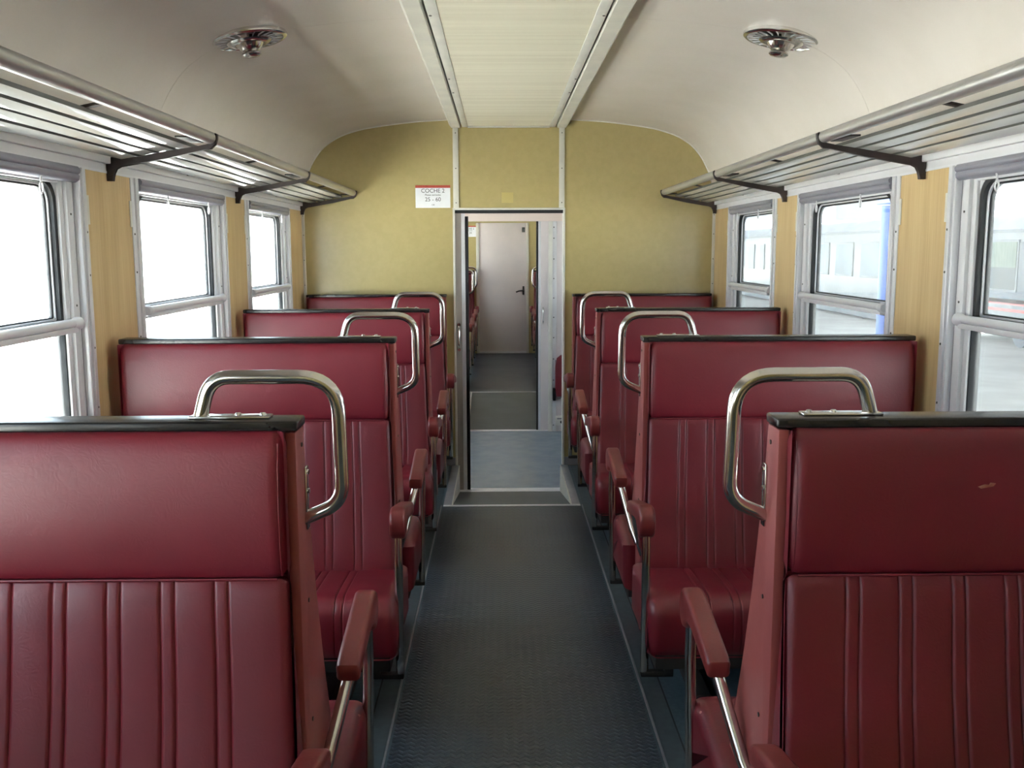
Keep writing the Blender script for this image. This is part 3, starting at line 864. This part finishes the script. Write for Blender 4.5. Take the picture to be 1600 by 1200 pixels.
# ---------------------------------------------------------------- luggage racks
def rack_z(x): return 1.892 - 0.195 * (x - 1.06)
br_y = [3.397 - 3 * PIT, 3.397 - 2 * PIT, 3.397 - PIT, 3.397, 3.397 + PIT, YW - 0.03]
for s in (-1, 1):
    rk = tag(empty('luggage_rack', (0, 0, 0)), 'long slatted metal luggage rack with black brackets above the %s windows' % ('left' if s < 0 else 'right'), 'luggage rack', 'luggage racks')
    mir = s < 0
    y0, y1 = Y0 + 0.02, YW - 0.012
    MB().tube([(1.058, y0, 1.902), (1.058, y1, 1.902)], 0.021, 18).build('front_rail', 'rail', rk, 40, mir)
    for xa, xb in ((1.138, 1.178), (1.196, 1.239), (1.253, 1.297), (1.315, 1.366)):
        za, zb = rack_z(xa), rack_z(xb)
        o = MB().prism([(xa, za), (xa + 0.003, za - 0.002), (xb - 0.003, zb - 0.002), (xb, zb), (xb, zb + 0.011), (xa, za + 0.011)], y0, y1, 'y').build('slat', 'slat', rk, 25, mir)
        o.data.materials.append(M['slat_gap_shade'])
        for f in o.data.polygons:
            if abs(f.normal.x) > 0.9: f.material_index = 1  # side faces coloured dark so the gaps between slats look shaded
    MB().box((1.400, y0, 1.815), (W - 0.0005, y1, 1.842), 0.003).build('wall_rail', 'alu_white', rk, 35, mir)
    for y in [3.397 - 2.5 * PIT, 3.397 - 1.5 * PIT, 2.584, 4.21, 5.85]:
        MB().prism([(1.06, rack_z(1.06) + 0.010), (1.405, rack_z(1.405) + 0.010), (1.405, rack_z(1.405) + 0.018), (1.06, rack_z(1.06) + 0.018)], y - 0.011, y + 0.011, 'y').build('cross_bar', 'iron', rk, 35, mir)
    for y in br_y:
        arm = [(1.032, 1.914), (1.040, 1.918), (1.049, 1.905), (1.050, 1.884), (1.066, 1.878), (1.10, 1.874), (1.20, rack_z(1.20) - 0.006), (1.36, rack_z(1.36) - 0.006), (1.39, 1.838), (1.4176, 1.838),
               (1.4176, 1.757), (1.396, 1.757), (1.394, 1.785), (1.386, 1.800), (1.370, 1.808), (1.20, rack_z(1.20) - 0.030), (1.08, 1.862), (1.056, 1.864), (1.040, 1.878), (1.033, 1.897)]
        b = MB().prism(arm, y - 0.010, y + 0.010, 'y', 0.003).build('bracket', 'iron', rk, 40, mir)
        MB().box((1.085, y - 0.16 if y < YW - 0.1 else y - 0.10, rack_z(1.11) + 0.004), (1.128, y + 0.01, rack_z(1.11) + 0.010), 0.001).build('bracket_tab', 'iron', b, 40, mir)

# ---------------------------------------------------------------- ceiling ventilators
def make_vent():
    root = empty('ceiling_vent')
    dn_ = lambda pts: [(r, -z) for r, z in pts]
    MB().lathe(dn_([(0.127, -0.02), (0.144, -0.020), (0.147, -0.008), (0.145, 0.000), (0.138, 0.004), (0.130, 0.004), (0.1275, 0.000)]), 40).build('outer_ring', 'chrome', root, 40)
    MB().lathe(dn_([(0.0, -0.014), (0.127, -0.014), (0.127, -0.020), (0, -0.020)]), 40).build('back_plate', 'rubber', root)
    mb = MB()
    for k in range(22):
        a = 2 * math.pi * k / 22
        m = Matrix.Rotation(a, 4, 'Z')
        r = bmesh.ops.create_cube(mb.bm, size=1, matrix=m @ Matrix.Translation((0.104, 0, -0.002)) @ Matrix.Diagonal((0.048, 0.0030, 0.004, 1)))
    stuff(mb.build('grille_fins', 'alu', root))
    MB().lathe(dn_([(0.082, -0.002), (0.084, 0.008), (0.076, 0.014), (0.062, 0.017), (0.052, 0.016), (0.046, 0.024), (0.036, 0.036), (0.030, 0.040), (0, 0.041)]), 36).build('centre_dish', 'chrome', root, 40)
    MB().lathe(dn_([(0.020, 0.038), (0.026, 0.044), (0.036, 0.048), (0.037, 0.054), (0.030, 0.060), (0.012, 0.063), (0, 0.063)]), 28).build('centre_knob', 'chrome', root, 40)
    return root
v = make_vent()
for s, w_ in ((-1, 'left'), (1, 'right')):
    o = v if s < 0 else copy_tree(v)
    o.location = (s * 1.014, 3.80, 2.308)
    o.rotation_euler = (0, R(10.5) * s, 0)
    tag(o, 'round chrome ventilator with radial grille on the %s half of the ceiling' % w_, 'ventilator', 'ceiling ventilators')

# ---------------------------------------------------------------- notices
def notice(x, z, w, h, y, lines, label):
    root = empty('notice', (x, y, z))
    MB().box((-w / 2, -0.0015, -h / 2), (w / 2, 0, h / 2)).build('paper_sheet', 'paper', root)
    MB().box((-w / 2, -0.0022, h / 2 - 0.018), (w / 2, -0.0014, h / 2)).build('red_band', 'print_red', root)
    for body, size, dz in lines:
        o = link('lettering', text_mesh(body, size, 'ink', 'lettering'), root, (0, -0.0018, dz))
        o.rotation_euler = (R(90), 0, 0)
    tag(root, label, 'notice', 'paper notices')
notice(-0.519, 1.878, 0.238, 0.152, YW, [('COCHE 2', 0.038, 0.038), ('Plazas sentadas', 0.018, 0.011), ('25 - 60', 0.038, -0.020), ('CIB', 0.013, -0.056)],
       'white notice with red top band reading COCHE 2 left of the near doorway')
notice(-0.512, 1.78, 0.236, 0.160, YE, [('COCHE 2', 0.038, 0.036), ('Plazas sentadas', 0.018, 0.009), ('1 - 24', 0.038, -0.024)],
       'small white paper notice on the far olive wall, seen through the doorway')

# ---------------------------------------------------------------- vestibule fittings
fs = tag(empty('folding_seat', (0.55, YV - 0.006, 0.33)), 'red folding seat tipped up against the pale vestibule partition', 'folding seat')
pl = [(-0.085, -0.18), (0.085, -0.18), (0.10, -0.10), (0.10, 0.10), (0.085, 0.18), (0.05, 0.21), (-0.05, 0.21), (-0.085, 0.18), (-0.10, 0.10), (-0.10, -0.10)]
MB().prism(pl, -0.055, -0.012, 'y', 0.008).build('seat_pad', 'vinyl', fs, 40)
MB().box((-0.10, -0.012, -0.20), (0.10, 0, 0.16), 0.003).build('back_plate', 'alu_grey', fs)
MB().box((-0.122, -0.05, -0.22), (-0.096, 0, -0.10), 0.004).build('hinge', 'black', fs)
MB().box((0.096, -0.05, -0.22), (0.122, 0, -0.10), 0.004).build('hinge', 'black', fs)
sk = tag(empty('wall_socket', (0.50, YV, -0.085)), 'small white wall socket box low on the vestibule partition', 'wall socket')
MB().box((-0.045, -0.03, -0.045), (0.045, 0, 0.045), 0.004).build('socket_box', 'white', sk)
MB().lathe([(0, 0.004), (0.012, 0.004), (0.014, 0), (0, 0)], 14, Matrix.Translation((0.012, -0.030, -0.012)) @ Matrix.Rotation(R(90), 4, 'X')).build('socket_hole', 'rubber', sk)
MB().box((-0.03, -0.033, 0.015), (0.03, -0.029, 0.028), 0.001).build('socket_lid', 'alu_grey', sk)

# ---------------------------------------------------------------- beyond the right windows
# platform canopy
cn = tag(empty('platform_canopy'), 'white platform canopy with a deep fascia beam beyond the right windows', 'canopy')
MB().box((1.75, -25, 2.62), (9.6, 50, 2.74)).build('canopy_roof', 'canopy_paint', cn)
MB().box((9.6, -25, 2.56), (9.7, 50, 2.80)).build('canopy_edge', 'paint_white', cn)
MB().box((5.9, 17.2, 2.02), (8.1, 17.5, 2.72)).build('fascia_beam', 'paint_white', cn)
co = tag(empty('platform_column', (6.0, 14.9, -0.25)), 'blue painted platform column with a downpipe outside the middle right window', 'column')
MB().box((0.0, -0.42, 0), (0.5, 0.10, 2.45), 0.02).build('shaft', 'blue_light', co)
MB().tube([(0.02, 0.24, 0), (0.02, 0.24, 2.42)], 0.11, 16).build('downpipe', 'blue', co)
MB().box((-0.03, -0.45, 1.80), (0.52, 0.10, 1.98), 0.01).build('white_band', 'paint_white', co)
MB().box((-0.12, -0.5, 2.45), (0.6, 0.42, 2.60), 0.02).build('column_head', 'blue', co)
MB().box((-0.1, -0.45, 2.60), (0.55, 0.40, 3.0), 0.02).build('capital', 'paint_white', co)

def rail_car(nm, x, y0, y1, label, stripe, windows, ztop, zw0, zw1):
    root = tag(empty(nm, (x, (y0 + y1) / 2, -0.25)), label, 'railway carriage')
    L = (y1 - y0) / 2
    zb = 0.40 if stripe else 0.06
    MB().box((0, -L, zb), (2.7, L, ztop + 0.25), 0.03).build('body', 'car_body', root)
    rf = [(-0.02, ztop + 0.25), (2.72, ztop + 0.25), (2.4, ztop + 0.50), (1.9, ztop + 0.60), (0.8, ztop + 0.60), (0.3, ztop + 0.50)]
    MB().prism(rf, -L - 0.02, L + 0.02, 'y').build('roof', 'roof_grey', root)
    MB().box((-0.035, -L, ztop + 0.20), (0, L, ztop + 0.26)).build('gutter', 'steel', root)
    if stripe:
        MB().box((-0.012, -L, 0.76), (0, L, 0.86)).build('red_stripe', 'red', root)
        MB().box((-0.012, -L, 0.64), (0, L, 0.69)).build('red_stripe', 'red', root)
        MB().box((-0.012, -L, 0.90 + zw0 - 0.64 - 0.25), (-0.001, L, zw1 + 0.25)).build('window_band', 'steel', root)
    for a, b, kind in windows:
        f = MB().box((-0.03, a - 0.04, zw0 + 0.25 - 0.04), (0, b + 0.04, zw1 + 0.25 + 0.04), 0.01).build('window_frame', 'car_body', root)
        MB().box((-0.034, a, zw0 + 0.25), (-0.028, b, zw1 + 0.25)).build('window_pane', 'tint' if stripe else 'tint_pale', f)
        if kind:
            mb = MB()
            n = 10
            pts = [(-0.040 - 0.012 * (q % 2), a + (b - a) * q / n) for q in range(n + 1)]
            mb.prism([(p[0], p[1]) for p in pts] + [(-0.036, b), (-0.036, a)], zw1 - 0.45 + 0.25, zw1 + 0.25, 'z')
            mb.build('window_curtain', 'curtain', f)
    for yb in (-L + 2.2, L - 2.2):
        mb = MB().box((0.25, yb - 1.5, 0.14), (2.45, yb + 1.5, 0.42), 0.02)
        for w_ in (-0.9, 0.9):
            mb.lathe([(0, 0.06), (0.24, 0.06), (0.28, 0), (0.28, -0.06), (0, -0.06)], 18, Matrix.Translation((0.24, yb + w_, 0.28)) @ Matrix.Rotation(R(90), 4, 'Y'))
        mb.build('bogie', 'steel', root)
    MB().box((0.6, -L + 4.2, 0.06), (2.1, L - 4.2, 0.42)).build('underframe', 'steel', root)
    return root
rail_car('railway_carriage', 9.0, 6.0, 20.0, 'white railway carriage with red stripes and dark curtained windows outside the nearest right window', True,
         [(-5.6, -3.7, 1), (-3.2, -1.3, 1), (-0.8, 1.1, 1), (1.6, 3.3, 1), (3.8, 5.6, 1)], 1.83, 0.78, 1.62)
rail_car('railway_carriage.001', 9.0, 21.2, 43.0, 'plain white railway carriage with grey roof outside the far right windows', False,
         [(-9.2, -8.0, 0), (-7.4, -6.2, 0), (-5.6, -4.9, 0), (-4.4, -3.9, 0), (-3.3, -1.9, 0), (-1.2, 0.2, 0), (0.9, 1.4, 0), (2.2, 3.8, 0), (4.4, 6.0, 0), (6.6, 8.2, 0)], 1.93, 0.84, 1.63)
